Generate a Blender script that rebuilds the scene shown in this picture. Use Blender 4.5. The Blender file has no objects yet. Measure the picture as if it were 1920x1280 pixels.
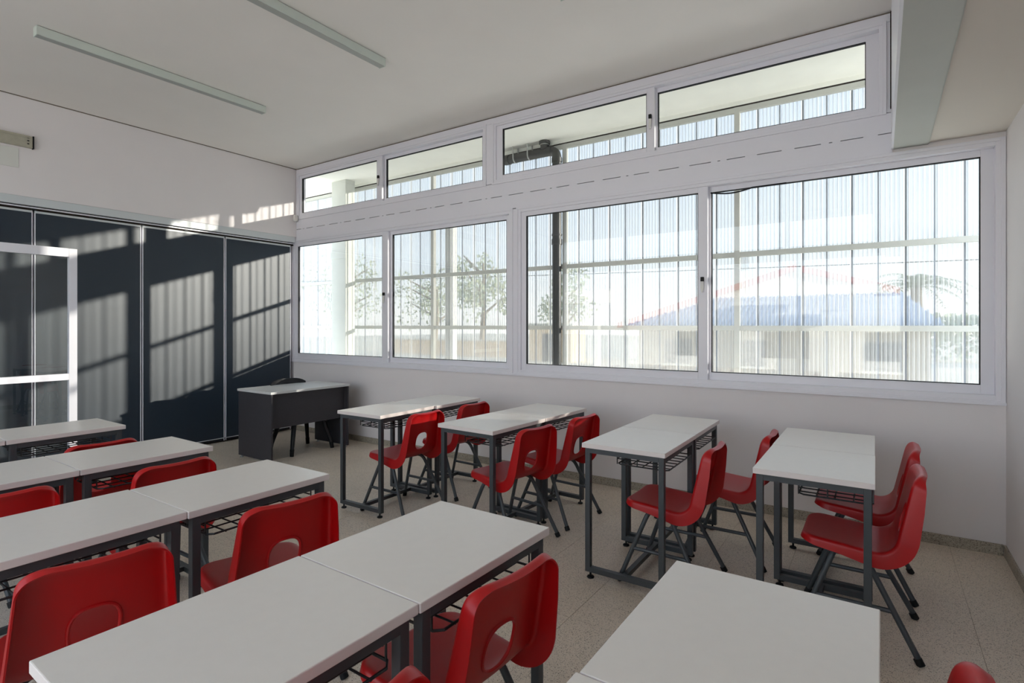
import bpy, bmesh, math, random
from mathutils import Vector, Matrix
random.seed(7)
S = bpy.context.scene
COL = S.collection

# ------------------------------------------------------------------ camera
cam = bpy.data.cameras.new('camera'); camo = bpy.data.objects.new('camera', cam); COL.objects.link(camo)
camo.location = (6.577, -4.486, 1.42)
camo.rotation_euler = (math.pi / 2, 0, math.radians(34.14))
cam.sensor_width = 36.0; cam.lens = 36.0 * 1020.5 / 1920.0
cam.shift_y = -30.0 / 1920.0
cam.clip_start = 0.05; cam.clip_end = 400
S.camera = camo

# ------------------------------------------------------------------ sky
w = bpy.data.worlds.new('sky'); S.world = w; w.use_nodes = True
nt = w.node_tree; nt.nodes.clear()
out = nt.nodes.new('ShaderNodeOutputWorld'); bg = nt.nodes.new('ShaderNodeBackground')
tc = nt.nodes.new('ShaderNodeTexCoord'); sx = nt.nodes.new('ShaderNodeSeparateXYZ')
rmp = nt.nodes.new('ShaderNodeValToRGB')
nt.links.new(tc.outputs['Generated'], sx.inputs[0]); nt.links.new(sx.outputs['Z'], rmp.inputs[0])
rmp.color_ramp.elements[0].position = 0.0; rmp.color_ramp.elements[0].color = (0.97, 0.97, 0.95, 1)
rmp.color_ramp.elements[1].position = 0.6; rmp.color_ramp.elements[1].color = (0.56, 0.72, 0.98, 1)
e = rmp.color_ramp.elements.new(0.12); e.color = (0.80, 0.90, 1.0, 1)
nt.links.new(rmp.outputs[0], bg.inputs[0]); bg.inputs[1].default_value = 3.2
nt.links.new(bg.outputs[0], out.inputs[0])

# ------------------------------------------------------------------ sun (low, raking along the window wall)
sl = bpy.data.lights.new('sun', 'SUN'); sl.energy = 19.0; sl.angle = math.radians(0.6); sl.color = (1.0, 0.93, 0.83)
so = bpy.data.objects.new('sun', sl); COL.objects.link(so)
so.rotation_euler = Vector((-1.0, -0.527, -0.175)).to_track_quat('-Z', 'Y').to_euler()
so.location = (30, 15, 12)

S.view_settings.view_transform = 'Standard'; S.view_settings.look = 'None'
S.view_settings.gamma = 1.0; S.view_settings.use_curve_mapping = False
S.view_settings.exposure = 0.40
S.cycles.use_denoising = True
S.cycles.max_bounces = 10; S.cycles.diffuse_bounces = 6; S.cycles.transparent_max_bounces = 24
S.cycles.sample_clamp_indirect = 6.0
S.cycles.caustics_reflective = False

# ------------------------------------------------------------------ materials
def lin(c):
    c = c / 255.0
    return c / 12.92 if c <= 0.04045 else ((c + 0.055) / 1.055) ** 2.4
def rgb(r, g, b): return (lin(r), lin(g), lin(b), 1.0)
def mat(name, col, rough=0.6, spec=0.4, metal=0.0, noise=0.0, nscale=8.0, bump=0.0, bscale=60.0, stretch=None):
    m = bpy.data.materials.new(name); m.use_nodes = True
    n = m.node_tree; b = n.nodes['Principled BSDF']
    b.inputs['Base Color'].default_value = col; b.inputs['Roughness'].default_value = rough
    b.inputs['Specular IOR Level'].default_value = spec; b.inputs['Metallic'].default_value = metal
    t = n.nodes.new('ShaderNodeTexCoord'); mp = n.nodes.new('ShaderNodeMapping')
    n.links.new(t.outputs['Object'], mp.inputs[0])
    if stretch: mp.inputs['Scale'].default_value = stretch
    if noise:
        tx = n.nodes.new('ShaderNodeTexNoise'); tx.inputs['Scale'].default_value = nscale; tx.inputs['Detail'].default_value = 4
        n.links.new(mp.outputs[0], tx.inputs['Vector'])
        cr = n.nodes.new('ShaderNodeValToRGB')
        cr.color_ramp.elements[0].position = 0.3; cr.color_ramp.elements[1].position = 0.7
        cr.color_ramp.elements[0].color = tuple(c * (1 - noise) for c in col[:3]) + (1,)
        cr.color_ramp.elements[1].color = tuple(min(1, c * (1 + noise)) for c in col[:3]) + (1,)
        n.links.new(tx.outputs['Fac'], cr.inputs[0]); n.links.new(cr.outputs[0], b.inputs['Base Color'])
    if bump:
        tb = n.nodes.new('ShaderNodeTexNoise'); tb.inputs['Scale'].default_value = bscale; tb.inputs['Detail'].default_value = 3
        n.links.new(mp.outputs[0], tb.inputs['Vector'])
        bp = n.nodes.new('ShaderNodeBump'); bp.inputs['Strength'].default_value = bump; bp.inputs['Distance'].default_value = 0.004
        n.links.new(tb.outputs['Fac'], bp.inputs['Height']); n.links.new(bp.outputs[0], b.inputs['Normal'])
    return m

def terrazzo(name, base, dark, light, scale):
    m = bpy.data.materials.new(name); m.use_nodes = True
    n = m.node_tree; b = n.nodes['Principled BSDF']
    b.inputs['Roughness'].default_value = 0.42; b.inputs['Specular IOR Level'].default_value = 0.35
    g = n.nodes.new('ShaderNodeNewGeometry')
    v = n.nodes.new('ShaderNodeTexVoronoi'); v.inputs['Scale'].default_value = scale
    n.links.new(g.outputs['Position'], v.inputs['Vector'])
    sp = n.nodes.new('ShaderNodeSeparateColor'); n.links.new(v.outputs['Color'], sp.inputs[0])
    cr = n.nodes.new('ShaderNodeValToRGB'); cr.color_ramp.interpolation = 'CONSTANT'
    e0, e1 = cr.color_ramp.elements; e0.position = 0; e0.color = dark; e1.position = 0.09; e1.color = base
    e2 = cr.color_ramp.elements.new(0.80); e2.color = light
    n.links.new(sp.outputs[0], cr.inputs[0])
    tx = n.nodes.new('ShaderNodeTexNoise'); tx.inputs['Scale'].default_value = 1.6; n.links.new(g.outputs['Position'], tx.inputs['Vector'])
    mr = n.nodes.new('ShaderNodeMapRange'); mr.inputs[3].default_value = 0.86; mr.inputs[4].default_value = 1.12
    n.links.new(tx.outputs['Fac'], mr.inputs[0])
    mx = n.nodes.new('ShaderNodeMix'); mx.data_type = 'RGBA'; mx.blend_type = 'MULTIPLY'; mx.inputs[0].default_value = 1
    n.links.new(cr.outputs[0], mx.inputs[6]); n.links.new(mr.outputs[0], mx.inputs[7])
    n.links.new(mx.outputs[2], b.inputs['Base Color'])
    return m

def glass_mat(name, tint=(0.93, 0.96, 0.95, 1)):
    m = bpy.data.materials.new(name); m.use_nodes = True
    n = m.node_tree; n.nodes.clear()
    o = n.nodes.new('ShaderNodeOutputMaterial'); mx = n.nodes.new('ShaderNodeMixShader')
    tr = n.nodes.new('ShaderNodeBsdfTransparent'); gl = n.nodes.new('ShaderNodeBsdfGlossy'); lw = n.nodes.new('ShaderNodeLayerWeight')
    lw.inputs[0].default_value = 0.5
    p5 = n.nodes.new('ShaderNodeMath'); p5.operation = 'POWER'; p5.inputs[1].default_value = 5.0; n.links.new(lw.outputs['Facing'], p5.inputs[0])
    fr = n.nodes.new('ShaderNodeMath'); fr.operation = 'MULTIPLY_ADD'; fr.inputs[1].default_value = 0.90; fr.inputs[2].default_value = 0.075
    n.links.new(p5.outputs[0], fr.inputs[0])   # thin pane: both faces reflect
    tr.inputs[0].default_value = tint; gl.inputs['Roughness'].default_value = 0.0
    n.links.new(fr.outputs[0], mx.inputs[0]); n.links.new(tr.outputs[0], mx.inputs[1]); n.links.new(gl.outputs[0], mx.inputs[2])
    n.links.new(mx.outputs[0], o.inputs[0])
    return m

def perforated_mat(name, col, openness):
    # fine punched sheet, holes smaller than a pixel: part see-through, part painted metal
    m = bpy.data.materials.new(name); m.use_nodes = True
    n = m.node_tree; b = n.nodes['Principled BSDF']; o = n.nodes['Material Output']
    b.inputs['Base Color'].default_value = col; b.inputs['Roughness'].default_value = 0.5
    tr = n.nodes.new('ShaderNodeBsdfTransparent'); mx = n.nodes.new('ShaderNodeMixShader')
    t = n.nodes.new('ShaderNodeTexCoord'); sp = n.nodes.new('ShaderNodeSeparateXYZ'); n.links.new(t.outputs['Object'], sp.inputs[0])
    # rows of punching: bands of holes with narrow blank strips between them
    ml = n.nodes.new('ShaderNodeMath'); ml.operation = 'MULTIPLY'; ml.inputs[1].default_value = 2 * math.pi / (0.186 / 6)
    n.links.new(sp.outputs['X'], ml.inputs[0])
    si = n.nodes.new('ShaderNodeMath'); si.operation = 'SINE'; n.links.new(ml.outputs[0], si.inputs[0])
    mr = n.nodes.new('ShaderNodeMapRange'); mr.inputs[1].default_value = -1; mr.inputs[2].default_value = 1
    mr.inputs[3].default_value = openness - 0.05; mr.inputs[4].default_value = openness + 0.05
    n.links.new(si.outputs[0], mr.inputs[0])
    n.links.new(mr.outputs[0], mx.inputs[0]); n.links.new(b.outputs[0], mx.inputs[1]); n.links.new(tr.outputs[0], mx.inputs[2])
    n.links.new(mx.outputs[0], o.inputs[0])
    return m

M = {}
M['wall'] = mat('wall_paint', rgb(228, 223, 223), 0.75, 0.2, noise=0.012, nscale=3, bump=0.05, bscale=180)
M['ceiling'] = mat('ceiling_paint', rgb(234, 229, 224), 0.85, 0.15, noise=0.012, nscale=2.5, bump=0.04, bscale=150)
M['soffit_in'] = mat('soffit_paint', rgb(216, 209, 200), 0.85, 0.15)
M['alu'] = mat('white_aluminium', rgb(227, 226, 233), 0.35, 0.5)
M['alu2'] = mat('track_aluminium', rgb(205, 210, 212), 0.4, 0.5)
M['gasket'] = mat('black_rubber', rgb(18, 18, 24), 0.6, 0.3)
M['glass'] = glass_mat('window_glass')
M['floor'] = terrazzo('terrazzo_floor', rgb(214, 200, 182), rgb(120, 108, 96), rgb(224, 212, 196), 380)
M['joint'] = mat('floor_grout', rgb(160, 146, 130), 0.9, 0.1)
M['skirting'] = terrazzo('terrazzo_skirting', rgb(160, 151, 136), rgb(84, 78, 70), rgb(182, 174, 160), 260)
M['panel'] = mat('anthracite_laminate', rgb(34, 46, 58), 0.40, 0.50, noise=0.05, nscale=2, bump=0.03, bscale=300)
M['laminate'] = mat('white_laminate', rgb(226, 219, 210), 0.32, 0.45, noise=0.01, nscale=30)
M['edge'] = mat('desk_edge_band', rgb(218, 208, 204), 0.45, 0.4)
M['steel'] = mat('dark_grey_steel', rgb(62, 66, 69), 0.42, 0.45, noise=0.04, nscale=30)
M['wire'] = mat('black_wire', rgb(36, 36, 38), 0.45, 0.4)
M['rubber'] = mat('black_plastic_foot', rgb(16, 16, 17), 0.6, 0.3)
M['red'] = mat('red_polypropylene', rgb(170, 3, 8), 0.38, 0.45, bump=0.08, bscale=700)
M['grey_board'] = mat('graphite_board', rgb(58, 56, 60), 0.5, 0.35, noise=0.05, nscale=60)
M['grey_top'] = mat('pale_grey_board', rgb(206, 206, 204), 0.35, 0.45)
M['black'] = mat('black_plastic', rgb(22, 22, 25), 0.45, 0.4)
M['lamp'] = mat('lamp_housing', rgb(206, 214, 206), 0.5, 0.4)
M['diffuser'] = mat('lamp_diffuser', rgb(170, 172, 168), 0.5, 0.3)
M['duct'] = mat('grey_green_panel', rgb(184, 186, 180), 0.5, 0.3, noise=0.02, nscale=4)
M['painted_gap_shade'] = mat('painted_gap_shade', rgb(40, 34, 30), 0.9, 0.1)  # near-black colour standing in for the shade inside gaps
M['painted_shadow_gap'] = mat('brown_grey_shade_strip', rgb(120, 110, 100), 0.9, 0.1)  # brown grey tone painted in place of the shadow along the ceiling edge
M['plastic'] = mat('white_plastic', rgb(222, 220, 216), 0.4, 0.4)
M['trunking'] = mat('aged_grey_metal', rgb(168, 164, 148), 0.5, 0.4, noise=0.10, nscale=14)
M['plate'] = mat('painted_plate', rgb(216, 216, 210), 0.7, 0.2)
M['ext_paint'] = mat('exterior_cream_paint', rgb(240, 240, 232), 0.7, 0.2, noise=0.03, nscale=3)
M['post'] = mat('cream_steel', rgb(186, 187, 181), 0.5, 0.4, noise=0.02, nscale=6)
M['column'] = mat('concrete_column_paint', rgb(208, 210, 203), 0.8, 0.2, noise=0.04, nscale=4)
M['rib'] = mat('grey_lap_joint', rgb(146, 152, 160), 0.5, 0.4)
M['sheet'] = perforated_mat('perforated_sheet', rgb(170, 172, 172), 0.185)
M['pipe'] = mat('black_drain_pipe', rgb(34, 36, 36), 0.38, 0.5, noise=0.15, nscale=12)
M['strap'] = mat('galvanised_strap', rgb(170, 172, 170), 0.4, 0.5, metal=0.6)
M['ground'] = mat('pale_ground', rgb(196, 188, 170), 0.9, 0.1, noise=0.10, nscale=0.4)
M['yard'] = mat('warm_bounce_yard', rgb(216, 204, 188), 0.9, 0.1, noise=0.05, nscale=1)  # warm tone chosen for the light it bounces indoors
M['paving'] = mat('pale_concrete_apron', rgb(230, 227, 216), 0.85, 0.15, noise=0.05, nscale=2)
M['roof'] = mat('zinc_roof', rgb(178, 188, 204), 0.45, 0.4, noise=0.05, nscale=3)
M['tanwall'] = mat('tan_rendered_wall', rgb(176, 162, 140), 0.85, 0.1, noise=0.12, nscale=2)
M['orange'] = mat('orange_painted_wall', rgb(222, 190, 150), 0.8, 0.1, noise=0.05, nscale=1)
M['cream'] = mat('cream_wall', rgb(214, 206, 186), 0.8, 0.1)
M['bark'] = mat('bark', rgb(140, 128, 112), 0.9, 0.1, noise=0.2, nscale=6)
M['leaf'] = mat('tree_leaf', rgb(172, 180, 152), 0.7, 0.2, noise=0.25, nscale=1.2)
M['palm'] = mat('palm_leaf', rgb(128, 142, 104), 0.6, 0.3, noise=0.2, nscale=2)
M['white_ext'] = mat('white_exterior', rgb(236, 236, 232), 0.7, 0.2)
M['red_ext'] = mat('red_exterior', rgb(196, 60, 48), 0.7, 0.2)
M['darkwin'] = mat('dark_window', rgb(50, 54, 58), 0.2, 0.5)

# ------------------------------------------------------------------ helpers
class MB:
    def __init__(s): s.v = []; s.f = []
    def box(s, x0, x1, y0, y1, z0, z1):
        b = len(s.v)
        s.v += [(x, y, z) for x in (x0, x1) for y in (y0, y1) for z in (z0, z1)]
        for q in ((0, 1, 3, 2), (4, 6, 7, 5), (0, 4, 5, 1), (2, 3, 7, 6), (0, 2, 6, 4), (1, 5, 7, 3)): s.f.append([b + i for i in q])
        return s
    def frame_xz(s, x0, x1, z0, z1, l, r, b, t, y0, y1):
        # rectangular frame in the xz plane with member widths
        s.box(x0, x0 + l, y0, y1, z0, z1); s.box(x1 - r, x1, y0, y1, z0, z1)
        s.box(x0 + l, x1 - r, y0, y1, z0, z0 + b); s.box(x0 + l, x1 - r, y0, y1, z1 - t, z1)
        return s
    def poly(s, pts): 
        b = len(s.v); s.v += [tuple(p) for p in pts]; s.f.append(list(range(b, b + len(pts)))); return s
    def prism(s, pts, d):
        n = len(pts); b = len(s.v); d = Vector(d)
        s.v += [tuple(p) for p in pts] + [tuple(Vector(p) + d) for p in pts]
        s.f.append([b + i for i in range(n)][::-1]); s.f.append([b + n + i for i in range(n)])
        for i in range(n):
            j = (i + 1) % n; s.f.append([b + i, b + j, b + n + j, b + n + i])
        return s
    def tube(s, pts, r, n=10, closed=False, caps=True):
        pts = [Vector(p) for p in pts]; m = len(pts); b = len(s.v)
        rr = r if isinstance(r, (list, tuple)) else [r] * m
        prev = None
        for i, p in enumerate(pts):
            if closed: t = pts[(i + 1) % m] - pts[i - 1]
            else: t = pts[min(i + 1, m - 1)] - pts[max(i - 1, 0)]
            t.normalize()
            if prev is None:
                a = Vector((0, 0, 1)) if abs(t.z) < 0.9 else Vector((1, 0, 0))
                u = t.cross(a).normalized()
            else:
                u = (prev - t * prev.dot(t)).normalized()
            prev = u; vv = t.cross(u)
            for k in range(n):
                an = 2 * math.pi * k / n
                s.v.append(tuple(p + (u * math.cos(an) + vv * math.sin(an)) * rr[i]))
        rng = m if closed else m - 1
        for i in range(rng):
            j = (i + 1) % m
            for k in range(n):
                l = (k + 1) % n
                s.f.append([b + i * n + k, b + j * n + k, b + j * n + l, b + i * n + l])
        if caps and not closed:
            s.f.append([b + k for k in range(n)]); s.f.append([b + (m - 1) * n + k for k in range(n)][::-1])
        return s
    def lathe(s, prof, c, n=16):
        b = len(s.v)
        for r, z in prof:
            for k in range(n):
                an = 2 * math.pi * k / n; s.v.append((c[0] + r * math.cos(an), c[1] + r * math.sin(an), c[2] + z))
        for i in range(len(prof) - 1):
            for k in range(n):
                l = (k + 1) % n; s.f.append([b + i * n + k, b + i * n + l, b + (i + 1) * n + l, b + (i + 1) * n + k])
        s.f.append([b + k for k in range(n)][::-1]); s.f.append([b + (len(prof) - 1) * n + k for k in range(n)])
        return s
    def mesh(s, name, smooth=False, bevel=0.0, angle=40):
        me = bpy.data.meshes.new(name); me.from_pydata(s.v, [], s.f); me.update()
        bm = bmesh.new(); bm.from_mesh(me)
        bmesh.ops.recalc_face_normals(bm, faces=bm.faces)
        if bevel:
            bmesh.ops.bevel(bm, geom=bm.edges[:], offset=bevel, segments=2, affect='EDGES', profile=0.5)
        bm.to_mesh(me); bm.free()
        if smooth:
            for p in me.polygons: p.use_smooth = True
            me.set_sharp_from_angle(angle=math.radians(angle))
        return me
    def build(s, name, m, parent=None, smooth=False, bevel=0.0, angle=40):
        me = s.mesh(name, smooth, bevel, angle); me.materials.append(m)
        o = bpy.data.objects.new(name, me); COL.objects.link(o)
        if parent: o.parent = parent
        return o
def add(name, me, m=None, parent=None, loc=(0, 0, 0)):
    if m and not me.materials: me.materials.append(m)
    o = bpy.data.objects.new(name, me); COL.objects.link(o); o.location = loc
    if parent: o.parent = parent
    return o
def tag(o, label=None, cat=None, group=None, kind=None):
    if label: o['label'] = label
    if cat: o['category'] = cat
    if group: o['group'] = group
    if kind: o['kind'] = kind
    return o
def thing(name, label, cat, loc=(0, 0, 0), rz=0, group=None, kind=None):
    o = bpy.data.objects.new(name, None); COL.objects.link(o)
    o.location = loc; o.rotation_euler = (0, 0, rz); o.empty_display_size = 0.1
    return tag(o, label, cat, group, kind)
def dup(root, loc, rz, label):
    r = root.copy(); COL.objects.link(r); r.location = loc; r.rotation_euler = (0, 0, rz); r['label'] = label
    for ch in root.children:
        c = ch.copy(); COL.objects.link(c); c.parent = r
        for g in ch.children:
            d = g.copy(); COL.objects.link(d); d.parent = c
    return r
def B(x0, x1, y0, y1, z0, z1): return MB().box(x0, x1, y0, y1, z0, z1)

ZC = 3.54; XR = 7.215; YB = -6.85
# ------------------------------------------------------------------ floor
fl = B(-0.3, XR + 0.1, YB - 0.1, 0.1, -0.12, -0.002).build('floor', M['joint'])
tag(fl, 'beige speckled terrazzo tile floor of the classroom', 'floor', kind='structure')
TS = 0.405
tile_me = B(0.0008, TS - 0.0008, 0.0008, TS - 0.0008, -0.012, 0.0).mesh('tile', bevel=0.0006); tile_me.materials.append(M['floor'])
x0t, y0t = 5.321 - 13 * TS, -2.136
xs = [x0t + i * TS for i in range(-1, 19)]
ys = [y0t + j * TS for j in range(-8, 6)]
for x in xs:
    for y in ys:
        xa, xb = max(x, -0.14), min(x + TS, XR); ya, yb = max(y, -5.4), min(y + TS, 0.0)
        if xb - xa < 0.02 or yb - ya < 0.02: continue
        if xb - xa > TS - 1e-4 and yb - ya > TS - 1e-4: add('tile', tile_me, None, fl, (x, y, 0))
        else: B(xa + 0.0008, xb - 0.0008, ya + 0.0008, yb - 0.0008, -0.012, 0.0).build('tile', M['floor'], fl)
B(-0.14, XR, YB, -5.4, -0.012, 0.0).build('rear_floor_field', M['floor'], fl)

# ------------------------------------------------------------------ ceiling
ce = B(-0.3, 6.64, YB - 0.1, 0.02, ZC, ZC + 0.18).build('ceiling', M['ceiling'])
tag(ce, 'plain off-white plastered ceiling', 'ceiling', kind='structure')
so_ = B(6.642, XR + 0.15, YB - 0.1, 0.0, 2.618, ZC + 0.18).build('trim_1', M['soffit_in'])
tag(so_, 'dropped plaster soffit along the right wall', 'soffit', kind='structure')
B(6.646, 6.832, YB, -0.004, 2.606, 2.618).build('cover_panel', M['duct'], so_)['label'] = 'grey green flat cover panel'
B(6.634, 6.646, YB, -0.004, 2.606, ZC).build('edge_trim', M['alu'], so_)
B(6.628, 6.634, -0.034, -0.012, 2.88, ZC - 0.008).build('side_shade_strip', M['painted_gap_shade'], so_)  # solid dark strip imitating the shaded gap beside the window trim
B(6.832, 6.838, YB, -0.004, 2.611, 2.618).build('panel_edge_strip', M['duct'], so_)  # thin edge strip in the cover panel's own colour

# ------------------------------------------------------------------ walls
wb = MB().box(-0.3, XR + 0.15, 0.0, 0.12, 0.0, 0.945).box(-0.3, -0.1, 0.0, 0.12, 0.945, 2.575).box(-0.3, 0.02, 0.0, 0.12, 2.86, ZC + 0.18)
wb.box(6.64, XR + 0.15, 0.005, 0.12, 2.575, ZC + 0.18).box(0.02, 6.64, 0.02, 0.12, 3.475, ZC + 0.18).box(XR - 0.01, XR + 0.15, 0, .12, .945, 2.575)
wb = wb.build('wall_back', M['wall']); tag(wb, 'white wall under the long strip of windows', 'wall', kind='structure')
wr = B(XR, XR + 0.15, YB, 0.0, 0.0, 2.618).build('wall_right', M['wall']); tag(wr, 'plain white side wall at right edge', 'wall', kind='structure')
wl = B(-0.15, 0.0, YB, 0.0, 2.62, ZC).build('wall_left', M['wall']); tag(wl, 'white bulkhead wall above the dark folding partition', 'wall', kind='structure')
B(0.0, 0.006, YB, -0.012, ZC - 0.008, ZC).build('trim_2', M['painted_shadow_gap']); tag(bpy.data.objects['trim_2'], 'thin dark strip standing in for the shadow gap between bulkhead and ceiling', 'trim', kind='structure')  # surface strip, the groove's shadow is only its colour
# invented unseen wall behind the camera, its openings added to light the room
wf = MB().box(-0.3, XR + 0.15, YB - 0.15, YB, 0, 0.1).box(-0.3, XR + .15, YB - .15, YB, 2.7, 2.86).box(-0.3, XR + .15, YB - .15, YB, 3.45, ZC + .18)
for a, b in ((-0.3, 0.25), (3.5, 3.7), (6.9, XR + .15)): wf.box(a, b, YB - .15, YB, 0.1, 2.7)
for a, b in ((-0.3, 0.25), (3.5, 3.7), (6.5, XR + .15)): wf.box(a, b, YB - .15, YB, 2.86, 3.45)
wf = wf.build('wall_front', M['wall']); tag(wf, 'opposite unseen white wall, added with wide windows to light the room', 'wall', kind='structure')
def skirting(name, label, boxes):
    o = thing(name, label, 'skirting', kind='structure')
    for bb in boxes: B(*bb).build('skirting_tile', M['skirting'], o, bevel=0.0012)
    return o
sk = []
x = -0.1
while x < XR - 0.02:
    x2 = min(x + 0.405, XR - 0.012); sk.append((x + 0.0008, x2 - 0.0008, -0.012, 0.0, 0.0, 0.068)); x += 0.405
skirting('baseboard_back', 'grey terrazzo skirting tiles under the windows', sk)
sk = []; y = -0.012
while y > -5.2:
    sk.append((XR - 0.012, XR, y - 0.404, y - 0.001, 0.0, 0.068)); y -= 0.405
skirting('baseboard_right', 'grey terrazzo skirting tiles along the right wall', sk)

# ------------------------------------------------------------------ folding partition
fp = thing('folding_partition', 'dark anthracite folding partition of tall panels hung from a track', 'partition')
B(-0.12, -0.012, YB, -0.02, 2.545, 2.62).build('track', M['alu2'], fp)['label'] = 'pale aluminium head track'
B(-0.10, -0.050, YB, -0.02, 2.505, 2.545).build('track_shade_strip', M['painted_gap_shade'], fp)  # dark block painted to read as shade under the track
B(-0.05, -0.040, YB, -0.02, 2.524, 2.536).build('guide_strip', M['alu'], fp)
edges = [-0.05, -0.950, -1.855, -2.765, -3.67, -4.575, -5.48, -6.385, -6.84]
for i in range(8):
    ya, yb = edges[i + 1], edges[i]
    p = B(-0.115, -0.060, ya + 0.014, yb - 0.014, 0.05, 2.485).build('panel', M['panel'], fp, bevel=0.002)
    for (a, b) in ((ya + 0.008, ya + 0.014), (yb - 0.014, yb - 0.008)):
        B(-0.118, -0.055, a, b, 0.02, 2.485).build('edge_profile', M['alu'], p)
    B(-0.118, -0.056, ya + 0.008, yb - 0.008, 2.485, 2.505).build('top_profile', M['alu2'], p)
    B(-0.112, -0.064, ya + 0.004, yb - 0.004, 0.02, 0.05).build('bottom_seal', M['black'], p)
    B(-0.064, -0.056, ya + .02, yb - .02, 0.046, 0.054).build('bottom_strip', M['alu2'], p)
    for yy in (ya + 0.0, (ya + yb) / 2):
        B(-0.075, -0.045, yy - 0.018, yy + 0.018, 2.505, 2.538).build('roller_hanger', M['black'], p)
B(-0.15, -0.13, YB, 0, 0, 2.62).build('trim_3', M['painted_gap_shade']); tag(bpy.data.objects['trim_3'], 'dark backing behind the folding partition', 'backing', kind='structure')

# ------------------------------------------------------------------ windows
def latch(parent, x, z, y):
    l = B(x - 0.012, x + 0.012, y - 0.022, y, z, z + 0.035).build('latch_catch', M['rubber'], parent, bevel=0.003)
    me = MB(); me.prism([(x - 0.011, y - 0.016, z), (x + 0.011, y - 0.016, z), (x + 0.012, y - 0.022, z - 0.05), (x + 0.004, y - 0.02, z - 0.09), (x - 0.006, y - 0.02, z - 0.09), (x - 0.013, y - 0.022, z - 0.05)], (0, 0.014, 0))
    me.build('latch_lever', M['plastic'], parent, bevel=0.003)
def window(n, label, X, Z, panes, gz, fw=0.04, latch_z=None):
    """sliding window: X=(x0,x1) Z=(z0,z1) frame bounds; panes: two (gx0,gx1); gz: glass z range"""
    t = thing('window_%d' % n, label, 'window', kind='structure')
    x0, x1 = X; z0, z1 = Z
    fr = MB(); fr.frame_xz(x0, x1, z0, z1, fw, fw, fw, fw, -0.012, 0.10)
    fr.frame_xz(x0 - 0.012, x1 + 0.008, z0 - 0.012, z1 + 0.008, 0.022, 0.022, 0.022, 0.022, -0.018, 0.0)
    fr.build('outer_frame', M['alu'], t, bevel=0.002)
    mid = (panes[0][1] + panes[1][0]) / 2
    spans = ((x0 + fw - 0.008, mid + 0.028), (mid - 0.028, x1 - fw + 0.008))
    for k, (g, sp) in enumerate(zip(panes, spans)):
        ya, yb = (0.004, 0.040) if k == 0 else (0.046, 0.082)
        sb, st = z0 + fw - 0.006, z1 - fw + 0.006
        s = MB().frame_xz(sp[0], sp[1], sb, st, g[0] - sp[0], sp[1] - g[1], gz[0] - sb, st - gz[1], ya, yb).build('sash', M['alu'], t, bevel=0.002)
        MB().frame_xz(g[0] - 0.002, g[1] + 0.002, gz[0] - 0.002, gz[1] + 0.002, 0.007, 0.007, 0.007, 0.007, ya + 0.004, yb - 0.006).build('gasket', M['gasket'], s)
        B(g[0] - 0.001, g[1] + 0.001, ya + 0.016, ya + 0.020, gz[0] - 0.001, gz[1] + 0.001)
        pm = MB().poly([(g[0], ya + 0.018, gz[0]), (g[1], ya + 0.018, gz[0]), (g[1], ya + 0.018, gz[1]), (g[0], ya + 0.018, gz[1])])
        pm.build('glass_pane', M['glass'], s)
        if k == 0 and latch_z:
            latch(s, g[1] + 0.035, latch_z, ya)
    return t
LZ = (0.945, 2.575); GZ = (1.043, 2.492)
window(1, 'lower sliding window beside the dark folding partition', (-0.10, 3.545), LZ, ((0.016, 1.667), (1.795, 3.437)), GZ, latch_z=1.775)
window(2, 'lower sliding window nearest the right wall', (3.605, 7.205), LZ, ((3.699, 5.352), (5.444, 7.100)), GZ, latch_z=1.775)
UZ = (2.862, 3.475); UG = (2.936, 3.402)
window(3, 'upper clerestory window beside the bulkhead wall', (0.02, 3.215), UZ, ((0.105, 1.574), (1.690, 3.131)), UG, fw=0.035, latch_z=3.175)
window(4, 'upper clerestory window above the drain pipe, next to soffit', (3.31, 6.60), UZ, ((3.417, 4.920), (5.002, 6.489)), UG, fw=0.035, latch_z=3.175)
# loose rubber strip drooping at the head of the right pane
ps = [(5.44 + 0.55 * k / 14, 0.045, 2.492 - 0.022 * math.sin(math.pi * min(1, k / 8.0)) - 0.004) for k in range(15)]
g = MB().tube(ps, 0.006, 6).build('gasket_strip', M['gasket'], None, smooth=True)
tag(g, 'loose black rubber gasket drooping at top of the right pane', 'gasket')
# mullions / trims round the windows
m = MB().box(3.545, 3.605, -0.010, 0.10, 0.945, 2.575).box(3.215, 3.31, -0.008, 0.10, 2.862, 3.475).box(6.60, 6.64, -0.006, 0.10, 2.862, 3.475)
m.box(0.0, 6.634, -0.010, 0.10, 3.475, 3.53)
tag(m.build('trim_4', M['alu'], bevel=0.003), 'white aluminium mullions and head trim between the windows', 'trim', kind='structure')
B(0.0, 6.634, -0.006, 0.0, 3.530, 3.538).build('trim_5', M['painted_shadow_gap']); tag(bpy.data.objects['trim_5'], 'thin dark strip painted as the shadow line between window head and ceiling', 'trim', kind='structure')  # flat strip coloured like the shadow at the ceiling joint
B(-0.1, XR, -0.022, 0.0, 0.925, 0.945).build('trim_6', M['alu'], bevel=0.002); tag(bpy.data.objects['trim_6'], 'slim white sill under the lower windows', 'sill', kind='structure')
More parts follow.
